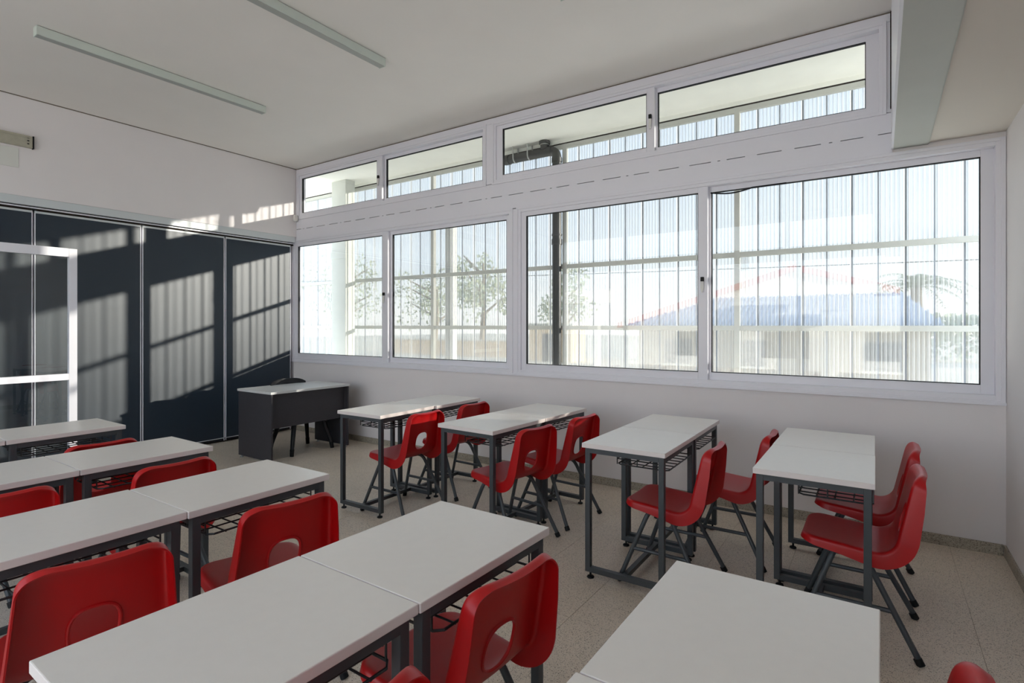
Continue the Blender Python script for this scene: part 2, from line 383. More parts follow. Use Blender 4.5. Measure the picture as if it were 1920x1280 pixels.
# lintel cover with a dashed ventilation slot
lt = thing('trim_7', 'white boxed lintel between window rows with a dashed slot', 'lintel', kind='structure')
B(0.0, 6.640, -0.008, 0.10, 2.583, 2.7175).build('lower_cover', M['alu'], lt)
B(0.0, 6.640, -0.008, 0.10, 2.7235, 2.856).build('upper_cover', M['alu'], lt)
B(-0.05, 6.66, 0.02, 0.10, 2.70, 2.74).build('slot_backing', M['painted_gap_shade'], lt)
B(-0.16, 0.0, -0.006, 0.10, 2.583, 2.620).build('end_cover', M['alu'], lt)
x = 0.10
k = 0
while x < 6.6:
    B(x, x + (0.085 if k % 3 else 0.05), -0.0075, 0.0, 2.7175, 2.7235).build('slot_bridge', M['alu'], lt)
    if k % 3 == 0: B(x + 0.07, x + 0.12, -0.0075, 0.0, 2.7175, 2.7235).build('slot_bridge', M['alu'], lt)
    x += 0.255; k += 1

# small fittings ------------------------------------------------------
d = thing('motion_detector', 'small white motion detector in the corner by the bulkhead', 'detector', (0.0, -0.04, 2.84))
MB().lathe([(0.020, 0), (0.030, 0.008), (0.033, 0.05), (0.026, 0.085), (0.01, 0.092)], (0.034, 0, -0.02), 16).build('housing', M['plastic'], d, smooth=True)
B(0.0, 0.02, -0.018, 0.018, -0.005, 0.06).build('bracket', M['plastic'], d, bevel=0.003)
tb = thing('wall_rail', 'aged grey metal rail fixed high on the bulkhead at left edge', 'rail', (0, -2.783, 3.07))
B(0.0, 0.03, -1.6, -0.01, 0.0, 0.108).build('rail_body', M['trunking'], tb, bevel=0.003)
B(0.0, 0.034, -0.01, 0.0, -0.004, 0.112).build('end_cap', M['gasket'], tb)
B(0.03, 0.036, -1.6, -0.03, 0.088, 0.108).build('top_lip', M['trunking'], tb)
for zz in (0.03, 0.058, 0.085): B(0.03, 0.034, -0.05, -0.036, zz, zz + 0.009).build('screw', M['rubber'], tb)
cp = B(0.0, 0.006, -3.6, -2.888, 2.872, 3.05).build('cover_plate', M['plate'], None, bevel=0.002)
tag(cp, 'faint painted cover plate on bulkhead below the grey rail', 'plate')

# ceiling lights -------------------------------------------------------
def ceiling_light(x, y0, y1, label):
    t = thing('linear_light', label, 'ceiling light', (x, (y0 + y1) / 2, ZC), group='linear ceiling lights')
    h = (y1 - y0) / 2
    B(-0.066, 0.0, -h, h, -0.066, -0.004).build('housing', M['lamp'], t, bevel=0.002)
    B(-0.060, -0.006, -h + 0.004, h - 0.004, -0.0685, -0.066).build('diffuser', M['diffuser'], t)
    B(-0.058, -0.008, -h + 0.02, h - 0.02, -0.004, 0.0).build('ceiling_shade_strip', M['painted_gap_shade'], t)  # dark strip drawn in as the shadow line between housing and ceiling
    for e_ in (-h, h): B(-0.067, 0.001, e_ - 0.003, e_ + 0.003, -0.069, -0.003).build('end_cap', M['lamp'], t)
ceiling_light(1.655, -3.19, -1.47, 'unlit white linear ceiling light nearest the bulkhead, fully in view')
ceiling_light(3.325, -3.19, -1.48, 'unlit white linear ceiling light cut off by top edge, middle one')
ceiling_light(4.965, -3.19, -1.46, 'unlit linear ceiling light showing only its corner at top edge')

# glazed door frame standing in front of the partition --------------------
gd = thing('door_1', 'white framed glazed door leaf standing in front of the partition', 'door', (0.8, 0, 0), kind='structure')
yR, yL = -2.692, -3.70
MB().box(-0.045, 0, yR - 0.058, yR, 0.0, 2.082).box(-0.045, 0, yL, yL + 0.058, 0.0, 2.082).box(-0.045, 0, yL + .058, yR - .058, 2.008, 2.082).box(-0.045, 0, yL + .058, yR - .058, 0.952, 1.007).box(-0.045, 0, yL + .058, yR - .058, 0.0, 0.12).build('door_frame', M['alu'], gd, bevel=0.002)
for za, zb in ((0.12, 0.952), (1.007, 2.008)):
    MB().poly([(-0.022, yL + .058, za), (-0.022, yR - .058, za), (-0.022, yR - .058, zb), (-0.022, yL + .058, zb)]).build('glass_pane', M['glass'], gd)

# ------------------------------------------------------------------ student desks
DW, DL, DH = 0.475, 0.597, 0.76   # depth in x, length in y, height
def make_desk():
    t = thing('student_desk', '', 'desk', group='white topped school desks')
    hx, hy = DW / 2, DL / 2
    me = B(-hx, hx, -hy, hy, DH - 0.026, DH).mesh('tabletop', bevel=0.0025); me.materials.append(M['laminate']); me.materials.append(M['edge'])
    for p in me.polygons:
        if abs(p.normal.z) < 0.5: p.material_index = 1
    add('tabletop', me, None, t)
    T = 0.030; zt = DH - 0.026; zb = 0.035
    ex, ey = hx - 0.012, hy - 0.018
    for sy in (-1, 1):
        ya, yb = sorted((sy * ey, sy * (ey - T)))
        for sxx in (-1, 1):
            xa, xb = sorted((sxx * ex, sxx * (ex - T)))
            B(xa, xb, ya, yb, zb, zt).build('leg', M['steel'], t, bevel=0.002)
            MB().lathe([(0.019, 0.0), (0.021, 0.004), (0.018, 0.010), (0.006, 0.013), (0.006, zb)], ((xa + xb) / 2 - sxx * 0.012, (ya + yb) / 2, 0), 12).build('leveling_foot', M['rubber'], t, smooth=True)
        B(-ex + T, ex - T, ya, yb, zt - T, zt).build('top_rail', M['steel'], t)
        B(-ex + T, ex - T, ya, yb, zb, zb + 0.028).build('bottom_rail', M['steel'], t)
    for sxx in (-1, 1):
        xa, xb = sorted((sxx * ex, sxx * (ex - T)))
        B(xa, xb, -ey + T, ey - T, zt - T, zt).build('side_rail', M['steel'], t)
    B(-0.013, 0.013, -ey + T, ey - T, zb + 0.002, zb + 0.028).build('stretcher', M['steel'], t)
    w_ = MB(); zl = zt - 0.082; r = 0.0032
    ya, yb = -ey + 0.055, ey - 0.055; xa, xb = -0.055, ex + 0.004
    c = 0.02
    rim = [(xa, ya + c, zl), (xa, yb - c, zl), (xa + c, yb, zl), (xb - c, yb, zl), (xb, yb - c, zl), (xb, ya + c, zl), (xb - c, ya, zl), (xa + c, ya, zl)]
    w_.tube(rim, r * 1.2, 6, closed=True)
    for k in range(1, 7): w_.tube([(xa, ya + (yb - ya) * k / 7, zl - 0.004), (xb, ya + (yb - ya) * k / 7, zl - 0.004)], r, 5)
    for k in (1, 2, 3): w_.tube([(xa + (xb - xa) * k / 4, ya, zl), (xa + (xb - xa) * k / 4, yb, zl)], r, 5)
    rim2 = [(xa, ya, zl + 0.03), (xa, yb, zl + 0.03)]
    w_.tube(rim2, r, 5)
    for yy in (ya, yb):
        w_.tube([(xa, yy, zl), (xa, yy, zl + 0.055)], r, 5)
        w_.tube([(xa, yy, zl + 0.03), (ex - T, yy, zl + 0.03)], r, 5)
        w_.tube([(ex - 0.02, yy, zl), (ex - 0.02, yy, zt - T)], r, 5)
        w_.tube([(0.06, yy, zl), (0.06, yy, zt)], r, 5)
    for k in range(1, 4):
        yy = ya + (yb - ya) * k / 4; w_.tube([(xa, yy, zl), (xa, yy, zl + 0.03)], r, 5)
    w_.build('wire_basket', M['wire'], t, smooth=True)
    return t
desk0 = make_desk()
AW, WW = 'aisle-side', 'window-side'
desks = [
 # x centre, y centre, rz, label
 (3.305, -1.440, 1.0, 'white-topped desk, aisle half of the sunlit window pair nearest the grey teacher desk'),
 (3.318, -0.842, 1.0, 'white-topped desk, window half of the sunlit window pair nearest the grey teacher desk'),
 (4.352, -1.440, -2.6, 'white-topped desk, aisle half of second window pair from the teacher desk'),
 (4.380, -0.840, -2.6, 'white-topped desk, window half of second window pair from the teacher desk'),
 (5.416, -1.428, 0.6, 'white-topped desk, aisle half of third window pair from the teacher desk'),
 (5.408, -0.826, 0.6, 'white-topped desk, window half of third window pair from the teacher desk'),
 (6.318, -1.466, 0.4, 'white-topped desk, aisle half of the window pair nearest the right wall'),
 (6.312, -0.864, 0.4, 'white-topped desk, window half of the window pair nearest the right wall'),
 (5.437, -3.237, -0.6, 'large foreground white desk right of the joint, second aisle row from the camera'),
 (5.428, -3.837, -0.6, 'large foreground white desk left of the joint, at lower left corner'),
 (4.310, -3.237, 0.4, 'white desk right of the joint in the middle aisle row'),
 (4.306, -3.836, 0.4, 'white desk left of the joint in the middle aisle row, at left edge'),
 (3.315, -3.237, 0.0, 'white desk right of the joint, second aisle row from the partition'),
 (3.315, -3.837, 0.0, 'white desk left of the joint, second aisle row from the partition, at left edge'),
 (2.190, -3.232, 0.0, 'white desk of the aisle row nearest the dark partition, below the door frame'),
 (2.190, -3.834, 0.0, 'white desk at left edge in the row nearest the partition, just a sliver'),
 (6.338, -3.256, 0.0, 'white desk nearest the camera at bottom centre right'),
 (6.332, -3.856, 0.0, 'white desk at the bottom edge, left of the desk nearest the camera'),
]
for i, (x, y, a, lab) in enumerate(desks):
    if i == 0: desk0.location = (x, y, 0); desk0.rotation_euler = (0, 0, math.radians(a)); desk0['label'] = lab
    else: dup(desk0, (x, y, 0), math.radians(a), lab)

# ------------------------------------------------------------------ red school chairs
def chair_shell():
    # side profile: seat line -> bend -> leaning back, as (x, z) with arc-length parameter
    a0, a1 = math.radians(-5.0), math.radians(78)
    pts = []; P = Vector((0.015, 0.450)); 
    Ls = 0.285; R = 0.080
    n = 24
    for k in range(n + 1):
        s = Ls * k / n; pts.append((P + Vector((math.cos(a0), math.sin(a0))) * s, a0))
    E_ = pts[-1][0]; c = E_ + Vector((-math.sin(a0), math.cos(a0))) * R
    for k in range(1, n + 1):
        a = a0 + (a1 - a0) * k / n
        pts.append((c + Vector((math.sin(a), -math.cos(a))) * R, a))
    E_ = pts[-1][0]; Lb = (0.786 - E_.y) / math.sin(a1)
    q_ = E_.copy(); n2 = 36
    for k in range(1, n2 + 1):      # straight back, the top strip curling rearward
        f_ = max(0.0, (k / n2 - 0.72) / 0.28); aa = a1 - math.radians(34) * f_ * f_
        q_ = q_ + Vector((math.cos(aa), math.sin(aa))) * (Lb / n2); pts.append((q_.copy(), aa))
    cum = [0]
    for k in range(1, len(pts)): cum.append(cum[-1] + (pts[k][0] - pts[k - 1][0]).length)
    L = cum[-1]
    def prof(b):
        if b <= 0: p, a = pts[0]; p = p + Vector((math.cos(a), math.sin(a))) * b
        elif b >= L: p, a = pts[-1]; p = p + Vector((math.cos(a), math.sin(a))) * (b - L)
        else:
            lo = 0
            for k in range(1, len(cum)):
                if cum[k] >= b: lo = k - 1; break
            f = (b - cum[lo]) / (cum[lo + 1] - cum[lo])
            p = pts[lo][0].lerp(pts[lo + 1][0], f); a = pts[lo][1] * (1 - f) + pts[lo + 1][1] * f
        return p, Vector((math.sin(a), -math.cos(a)))   # outward normal: down on the seat, rearward on the back
    r = 0.014
    W = 0.197 - r
    def width(b):
        f = max(0.0, min(1.0, (b - 0.40) / (L - 0.40)))
        return W * (1 - 0.15 * f)
    def side_fl(b):
        tb = [(0, 0.018), (0.15, 0.028), (0.30, 0.050), (0.42, 0.060), (0.55, 0.050), (L, 0.030)]
        for (b0, f0), (b1, f1) in zip(tb, tb[1:]):
            if b <= b1: return f0 + (f1 - f0) * max(0, (b - b0)) / (b1 - b0)
        return tb[-1][1]
    def surf(a, b, drop):
        p, N = prof(b)
        wd = max(0.05, width(b)); u = max(-1, min(1, a / wd))
        back = max(0.0, min(1.0, (b - 0.30) / 0.2)); dish = (0.008 * (1 - back) + 0.014 * back) * (1 - u * u)
        q = p + N * (drop + dish)
        return (q.x, a, q.y)
    # rounded-rect outline in (a, b)
    NP = 176; cr = 0.062; out_ = []
    b0, b1 = r, L - 0.010
    def corner(cx, cb, s, e_, k):
        for i in range(k): 
            t = math.radians(s + (e_ - s) * i / k); out_.append((cx + cr * math.cos(t), cb + cr * math.sin(t), math.cos(t), math.sin(t)))
    def line(p, q, nn, k):
        for i in range(k): 
            f = i / k; out_.append((p[0] + (q[0] - p[0]) * f, p[1] + (q[1] - p[1]) * f, nn[0], nn[1]))
    w0 = 1.0
    line((w0, b0 + cr), (w0, b1 - cr), (1, 0), 56)
    for (sx_, cb, s, e_, k) in (): pass
    # build with unit width then scale by width(b)
    O = []
    def addp(a, b, na, nb): O.append((a, b, na, nb))
    k = 56
    for i in range(k):
        b = b0 + cr + (b1 - b0 - 2 * cr) * i / k; addp(width(b), b, 1, 0)
    for i in range(12):
        t = math.radians(90 * i / 12); b = b1 - cr + cr * math.sin(t); addp(width(b1 - cr) - cr + cr * math.cos(t), b, math.cos(t), math.sin(t))
    k = 20; wt = width(b1 - cr) - cr
    for i in range(k): addp(wt - 2 * wt * i / k, b1, 0, 1)
    for i in range(12):
        t = math.radians(90 + 90 * i / 12); b = b1 - cr + cr * math.sin(t); addp(-(width(b1 - cr) - cr) + cr * math.cos(t), b, math.cos(t), math.sin(t))
    k = 56
    for i in range(k):
        b = b1 - cr - (b1 - b0 - 2 * cr) * i / k; addp(-width(b), b, -1, 0)
    for i in range(12):
        t = math.radians(180 + 90 * i / 12); b = b0 + cr + cr * math.sin(t); addp(-(W - cr) + cr * math.cos(t), b, math.cos(t), math.sin(t))
    k = 20; wt = W - cr
    for i in range(k): addp(-wt + 2 * wt * i / k, b0, 0, -1)
    for i in range(12):
        t = math.radians(270 + 90 * i / 12); b = b0 + cr + cr * math.sin(t); addp((W - cr) + cr * math.cos(t), b, math.cos(t), math.sin(t))
    n = len(O); mb = MB()
    # interior: rows that follow the outline scaled about the centre line (keeps b, scales a) then closed as strips
    rings = []
    for s in (1.0,):
        rings.append([surf(a, b, 0) for a, b, na, nb in O])
    # roll rings
    roll = []
    for th in (22, 45, 68, 90):
        t = math.radians(th); roll.append((r * math.sin(t), r * (1 - math.cos(t)), 0))
    for fx in (0.5, 1.0): roll.append((r + 0.003 * fx, r, fx))
    for o_, dr, fx in roll:
        ring = []
        for a, b, na, nb in O:
            f = abs(na) * abs(na) * side_fl(b) + (nb * nb) * (0.012 if nb < 0 else 0.008)
            ring.append(surf(a + na * o_, b + nb * o_, dr + f * fx))
        rings.append(ring)
    for ring in rings: mb.v += ring
    for k in range(len(rings) - 1):
        for i in range(n):
            j = (i + 1) % n; mb.f.append([k * n + i, k * n + j, (k + 1) * n + j, (k + 1) * n + i])
    # inner grid: map the (a,b) rounded rectangle to rows of constant b between matching side points
    base = len(mb.v)
    idx = {i: i for i in range(n)}
    # right side chain (front->top) and left chain mirrored; O is symmetric: find mirror index
    rightc = [n - 12 + i for i in range(12)] + list(range(0, 56)) + list(range(56, 69))
    mirror = {}
    for i in rightc:
        a, b = O[i][0], O[i][1]
        mirror[i] = min(range(n), key=lambda j: (O[j][0] + a) ** 2 + (O[j][1] - b) ** 2)
    rows = []; NC = 20
    # front edge row and top edge row use the existing edge points
    fr = [56 + 12 + 20 + 12 + 56 + 12 + i for i in range(20)] + [n - 12]
    for i in rightc:
        a, b = O[i][0], O[i][1]
        row = [mirror[i]]
        if i == rightc[0]: row = fr
        elif i == rightc[-1]: row = [68 + 20 - q for q in range(21)]
        else:
            for q in range(1, NC):
                mb.v.append(surf(-a + 2 * a * q / NC, b, 0)); row.append(len(mb.v) - 1)
            row.append(i)
        rows.append(row)
    for r0, r1 in zip(rows, rows[1:]):
        for q in range(NC): mb.f.append([r0[q], r0[q + 1], r1[q + 1], r1[q]])
    me = mb.mesh('seat_shell', smooth=False)
    ob = bpy.data.objects.new('shell_tmp', me); COL.objects.link(ob)
    so = ob.modifiers.new('s', 'SOLIDIFY'); so.thickness = 0.0045; so.offset = 0
    # hand hole, cut through the lower back
    bc = 0.285 + 0.080 * (a1 - a0) + 0.064
    pc, N = prof(bc); hw, hh = 0.062, 0.070
    T_ = Vector((math.cos(a1), math.sin(a1)))
    hole = []
    for k in range(48):
        t = 2 * math.pi * k / 48; ct, st = math.cos(t), math.sin(t)
        e_ = 2.6
        aa = hw * math.copysign(abs(ct) ** (2 / e_), ct); bb = hh * math.copysign(abs(st) ** (2 / e_), st)
        hole.append((aa, bb))
    cut = MB().prism([(pc.x + T_.x * bb - N.x * 0.08, aa, pc.y + T_.y * bb - N.y * 0.08) for aa, bb in hole], (N.x * 0.16, 0, N.y * 0.16))
    co = cut.build('cut_tmp', M['red'])
    bo = ob.modifiers.new('b', 'BOOLEAN'); bo.operation = 'DIFFERENCE'; bo.object = co; bo.solver = 'EXACT'
    dg = bpy.context.evaluated_depsgraph_get()
    final = bpy.data.meshes.new_from_object(ob.evaluated_get(dg)); final.name = 'seat_shell'
    bpy.data.objects.remove(ob); bpy.data.objects.remove(co)
    final.materials.clear(); final.materials.append(M['red'])
    for p in final.polygons: p.use_smooth = True; p.material_index = 0
    final.set_sharp_from_angle(angle=math.radians(42))
    rim = MB().tube([(lambda q: q)(surf(aa, bc + bb, 0.002)) for aa, bb in hole], 0.0055, 8, closed=True)
    return final, rim

shell_me, rim_mb = chair_shell()
def bend(pts, r, k=5):
    """round the corners of a polyline"""
    pts = [Vector(p) for p in pts]; o = [pts[0]]
    for a, b, c in zip(pts, pts[1:], pts[2:]):
        d1 = (a - b).normalized(); d2 = (c - b).normalized()
        p = b + d1 * r; q = b + d2 * r
        for i in range(k + 1):
            t = i / k; o.append(p * (1 - t) ** 2 + b * 2 * t * (1 - t) + q * t * t)
    o.append(pts[-1]); return o
def make_chair():
    t = thing('school_chair', '', 'chair', group='red plastic school chairs')
    sh = add('seat_shell', shell_me, None, t)
    rim_mb.build('handle_rim', M['red'], sh, smooth=True)
    R = 0.0125
    fy, ty = 0.222, 0.150
    for (xf, xt, nm) in ((0.0, 0.150, 'front_leg_frame'), (0.465, 0.262, 'rear_leg_frame')):
        zt = 0.398
        p = bend([(xf, -fy, 0.006), (xt, -ty - 0.01, zt), (xt + (0.012 if xf == 0 else -0.012), -ty + 0.06, zt + 0.004), (xt + (0.012 if xf == 0 else -0.012), ty - 0.06, zt + 0.004), (xt, ty + 0.01, zt), (xf, fy, 0.006)], 0.055)
        f = MB().tube(p, R, 10).build(nm, M['steel'], t, smooth=True)
        for sy in (-1, 1):
            a = Vector((xf, sy * fy, 0.0)); b = Vector((xt, sy * (ty + 0.01), zt)); d_ = (b - a).normalized()
            MB().tube([a + d_ * 0.000 + Vector((0, 0, 0.001)), a + d_ * 0.030], 0.0165, 10).build('rubber_cap', M['rubber'], f, smooth=True)
    for sy in (-1, 1):
        f = 0.47
        ya = sy * (fy + (ty + 0.01 - fy) * f)
        MB().tube([(0.150 * f, ya, 0.398 * f), (0.465 + (0.262 - 0.465) * f, ya, 0.398 * f)], 0.0105, 8).build('side_stretcher', M['steel'], t, smooth=True)
        B(0.13, 0.28, sy * 0.115 - 0.012, sy * 0.115 + 0.012, 0.396, 0.412).build('mounting_bracket', M['steel'], t)
    return t
chair0 = make_chair()
# positions are the middle of the back's top edge (x, y) and the turn in degrees
chairs = [
 (3.740, -1.455, -1.0, 'red chair with sun on its back, aisle side of the pair nearest the teacher desk'),
 (3.745, -0.875, -2.0, 'red chair by the wall, window side of the pair nearest the teacher desk'),
 (4.745, -1.500, -9.0, 'red chair at aisle half of second window pair, sun streak on its back'),
 (4.800, -0.930, -5.0, 'red chair at window half of second window pair from the teacher desk'),
 (5.830, -1.415, 0.0, 'red chair at aisle half of third window pair, pushed under the desk'),
 (6.020, -0.860, 0.0, 'red chair pulled back at window half of third window pair'),
 (6.714, -1.430, 0.0, 'red chair nearest the right wall at the aisle half of last window pair'),
 (6.720, -0.842, 0.0, 'red chair behind another by the window, in the pair nearest right wall'),
 (5.765, -3.280, -5.0, 'large red foreground chair with hand hole, at the joint of the second row'),
 (5.830, -3.875, 0.0, 'red chair showing one back corner at the bottom edge, left of centre'),
 (4.750, -3.268, -10.0, 'red chair right of the steel legs in the middle aisle row'),
 (4.745, -3.868, -9.0, 'big red chair back at lower left of the middle aisle row'),
 (3.790, -3.235, 1.0, 'red chair at right desk of second aisle row from the partition'),
 (3.745, -3.855, -6.0, 'red chair cut off by left edge, second aisle row from the partition'),
 (2.975, -3.250, 0.0, 'red chair peeking above desks in the aisle row nearest the partition'),
 (2.950, -3.850, 0.0, 'red chair mostly hidden between desk legs, row nearest the partition'),
 (6.722, -3.255, 0.0, 'red chair top at the bottom right corner, nearest the camera'),
]
for i, (x, y, a, lab) in enumerate(chairs):
    a = math.radians(a); p = (x - 0.463 * math.cos(a), y - 0.463 * math.sin(a), 0)
    if i == 0: chair0.location = p; chair0.rotation_euler = (0, 0, a); chair0['label'] = lab
    else: dup(chair0, p, a, lab)

# ------------------------------------------------------------------ teacher desk and chair
td = thing('teacher_desk', 'graphite grey teacher desk with pale top beside the partition', 'desk', (1.115, -0.775, 0))
B(-0.315, 0.315, -0.50, 0.50, 0.712, 0.737).build('tabletop', M['grey_top'], td, bevel=0.002)
for sy in (-1, 1):
    a, b = sorted((sy * 0.490, sy * 0.470)); p = B(-0.305, 0.305, a, b, 0.022, 0.712).build('side_panel', M['grey_board'], td, bevel=0.001)
    for xx in (-0.26, 0.26): MB().lathe([(0.018, 0), (0.018, 0.006), (0.006, 0.01), (0.006, 0.022)], (xx, (a + b) / 2, 0), 12).build('leveling_foot', M['strap'], p, smooth=True)
B(0.225, 0.243, -0.470, 0.470, 0.345, 0.712).build('modesty_panel', M['grey_board'], td, bevel=0.001)
tcx = thing('teacher_chair', 'black plastic chair tucked behind the grey teacher desk', 'chair', (1.08, -0.685, 0))
sb = MB(); N1, N2 = 14, 12
def tshell(u, v):
    a = (u - 0.5) * 2; w_ = 0.215
    if v < 0.5:
        f = v / 0.5; x = 0.20 - 0.36 * f; z = 0.445 - 0.02 * math.sin(math.pi * f) + 0.02 * a * a
        return Vector((x, a * w_, z))
    f = (v - 0.5) / 0.5; x = -0.16 - 0.09 * math.sin(f * math.pi / 2) - 0.03 * f + 0.05 * a * a * (0.3 + 0.7 * f); z = 0.445 + 0.355 * f - 0.045 * abs(a) ** 4 * f
    return Vector((x, a * (w_ + 0.01 * f), z))
for side in (0, 1):
    for i in range(N1 + 1):
        for j in range(N2 * 2 + 1):
            p = tshell(i / N1, j / (N2 * 2)); q = p + (Vector((0, 0, -0.014)) if j < N2 else Vector((-0.014, 0, -0.004))) * side
            sb.v.append(tuple(q))
K = N2 * 2 + 1; off = (N1 + 1) * K
for i in range(N1):
    for j in range(N2 * 2):
        sb.f.append([i * K + j, (i + 1) * K + j, (i + 1) * K + j + 1, i * K + j + 1]); sb.f.append([off + i * K + j, off + i * K + j + 1, off + (i + 1) * K + j + 1, off + (i + 1) * K + j])
for i in range(N1):
    for j in (0, N2 * 2): sb.f.append([i * K + j, (i + 1) * K + j, off + (i + 1) * K + j, off + i * K + j])
for j in range(N2 * 2):
    for i in (0, N1): sb.f.append([i * K + j, i * K + j + 1, off + i * K + j + 1, off + i * K + j])
sb.build('seat_shell', M['black'], tcx, smooth=True, angle=60)
for sxx, syy in ((0.215, -0.26), (0.215, 0.26), (-0.215, -0.24), (-0.215, 0.24)):
    l = MB().tube([(sxx * 0.6, syy * 0.62, 0.44), (sxx * 0.78, syy * 0.80, 0.25), (sxx, syy, 0.04)], [0.026, 0.025, 0.019], 10).build('leg', M['black'], tcx, smooth=True)
    MB().tube([(sxx * 0.97, syy * 0.97, 0.075), (sxx * 1.01, syy * 1.01, 0.0)], [0.023, 0.020], 10).build('foot_cap', M['rubber'], l, smooth=True)

# ------------------------------------------------------------------ outside: overhang, column, screen, drain
ov = MB().box(-3.2, 10.2, 0.02, 1.10, 3.525, 3.70).box(-3.2, 10.2, 0.93, 1.02, 3.485, 3.525)
ov = ov.build('roof_overhang', M['ext_paint']); B(-3.2, 10.2, 0.94, 0.96, 3.468, 3.485).build('beam_shade_strip', M['painted_gap_shade'], ov)  # dark strip fills the gap below the beam with painted shade
tag(ov, 'cream plastered overhang outside above the windows', 'overhang', kind='structure')
ap = B(-6, 12, 0.12, 1.4, -0.25, -0.06).build('apron', M['paving']); tag(ap, 'pale concrete apron outside under the screen', 'paving', kind='structure')
cl = thing('concrete_column', 'cream painted square column outside the leftmost pane', 'column', (0.045, 0.735, -0.06))
B(-0.155, 0.155, -0.085, 0.085, 0.0, 3.585).build('shaft', M['column'], cl, bevel=0.006)
B(-0.165, 0.165, -0.092, -0.085, 2.45, 2.56).build('patch_band', M['column'], cl)
sc = thing('perforated_screen', 'cream steel frame with perforated ribbed metal sheets outside the windows', 'screen', (0, 0.95, 0))
YS = 0.0
posts = [-2.02, -0.20, 1.62, 3.62, 5.456, 7.30, 9.14]
for px in posts: B(px - 0.024, px + 0.024, -0.024, 0.024, -0.06, 3.468).build('post', M['post'], sc)
for zr in (0.70, 1.395, 2.085, 2.775, 3.445):
    for a, b in zip(posts, posts[1:]): B(a + 0.024, b - 0.024, -0.02, 0.02, zr - 0.023, zr + 0.023).build('rail', M['post'], sc)
# one sheet: 5 pans of 0.186 m, tall narrow rib at each pan edge and fine pleats between
PW = 0.186; NPAN = 4
def sheet_mesh():
    prof = []
    for k in range(NPAN):
        x = k * PW
        hh = 0.026 if k % 2 == 0 else 0.010
        prof += [(x, hh), (x + 0.010, hh), (x + 0.017, 0.006)]
        for q in range(5):
            xs_ = x + 0.017 + (PW - 0.024) * (q + 0.5) / 5
            prof += [(xs_ - 0.009, 0.0), (xs_ - 0.004, 0.005), (xs_ + 0.004, 0.005), (xs_ + 0.009, 0.0)]
        prof += [(x + PW - 0.007, 0.006)]
    prof += [(NPAN * PW, 0.026), (NPAN * PW + 0.010, 0.026)]
    mb = MB()
    for z in (0.68, 3.45):
        mb.v += [(x, y, z) for x, y in prof]
    n = len(prof)
    for i in range(n - 1): mb.f.append([i, i + 1, n + i + 1, n + i])
    return mb.mesh('sheet')
sm = sheet_mesh(); sm.materials.append(M['sheet'])
xstart = 5.624 - 4 * PW * 12
for k in range(18): add('sheet', sm, None, sc, (xstart + k * NPAN * PW, 0.026, 0))
# ribs: unperforated lap strips over each pan joint
lap = B(-0.004, 0.011, 0.0, 0.004, 0.68, 3.45).mesh('lap_rib'); lap.materials.append(M['rib'])
lap_low = B(-0.002, 0.009, 0.0, 0.003, 0.68, 3.45).mesh('lap_rib'); lap_low.materials.append(M['rib'])
for k in range(18 * NPAN):
    x = xstart + k * PW
    add('lap_rib', lap if k % 2 == 0 else lap_low, None, sc, (x, 0.050 if k % 2 == 0 else 0.035, 0))
# second row of outer posts carrying the neighbouring gutter
op = thing('steel_stanchion', 'pale steel post outside the screen seen through second pane', 'post', (1.76, 1.15, -0.06))
B(-0.06, 0.06, -0.05, 0.05, 0, 3.3).build('shaft', M['post'], op); B(-0.09, 0.09, -0.08, 0.08, 0, 0.02).build('base_plate', M['post'], op)

dp = thing('drain_pipe', 'black plastic drain pipe with elbow hanging under the overhang', 'pipe', (3.556, 0.868, 0))
R = 0.052; zc = 3.395
MB().tube(bend([(-0.74, 0, zc), (0, 0, zc), (0, 0, -0.06)], 0.10, 8), R, 18).build('main_run', M['pipe'], dp, smooth=True)
MB().tube([(-0.16, 0, zc), (-0.16, 0, 3.525)], R * 0.92, 18).build('roof_outlet', M['pipe'], dp, smooth=True)
MB().lathe([(R * 1.22, 0), (R * 1.25, 0.03), (R * 1.15, 0.034)], (-0.16, 0, 3.49), 18).build('outlet_collar', M['pipe'], dp, smooth=True)
MB().lathe([(R * 1.02, 0), (R * 1.02, 0.008)], (-0.16, 0, 3.478), 18).build('seal_ring', M['strap'], dp)
for (a, b) in (((-0.075, 0, zc), (-0.055, 0, zc)), ((0, 0, zc - 0.14), (0, 0, zc - 0.09)), ((0, 0, 2.33), (0, 0, 2.39)), ((0, 0, 2.43), (0, 0, 2.45)), ((-0.70, 0, zc), (-0.64, 0, zc)), ((-0.76, 0, zc), (-0.74, 0, zc))):
    MB().tube([a, b], R * 1.13, 18).build('socket_collar', M['pipe'], dp, smooth=True)
for xx in (-0.36, -0.56):
    s_ = [(xx, -R * 1.05, 3.525)] + [(xx + 0.002, -R * 1.06 * math.cos(t), zc - R * 1.06 * math.sin(t)) for t in [math.pi * q / 8 for q in range(9)]] + [(xx, R * 1.05, 3.525)]
    mb = MB()
    for p, q in zip(s_, s_[1:]): mb.prism([(p[0] - 0.008, p[1], p[2]), (p[0] + 0.008, p[1], p[2]), (q[0] + 0.008, q[1], q[2]), (q[0] - 0.008, q[1], q[2])], (0, -0.0015, -0.0015))
    mb.build('hanger_strap', M['strap'], dp)

# ------------------------------------------------------------------ outside: surroundings
GZ_ = -0.9
gr = MB().box(-90, 70, 1.4, 120, GZ_ - 0.3, GZ_).build('ground', M['ground']); tag(gr, 'pale dusty ground beyond the window screen', 'ground', kind='structure')
gy = MB().box(-60, 60, -80, YB - 0.15, -0.4, -0.1).build('yard', M['yard']); tag(gy, 'pale unseen yard added on the opposite side of the classroom', 'ground', kind='structure')  # invented yard, there to send warm light into the room
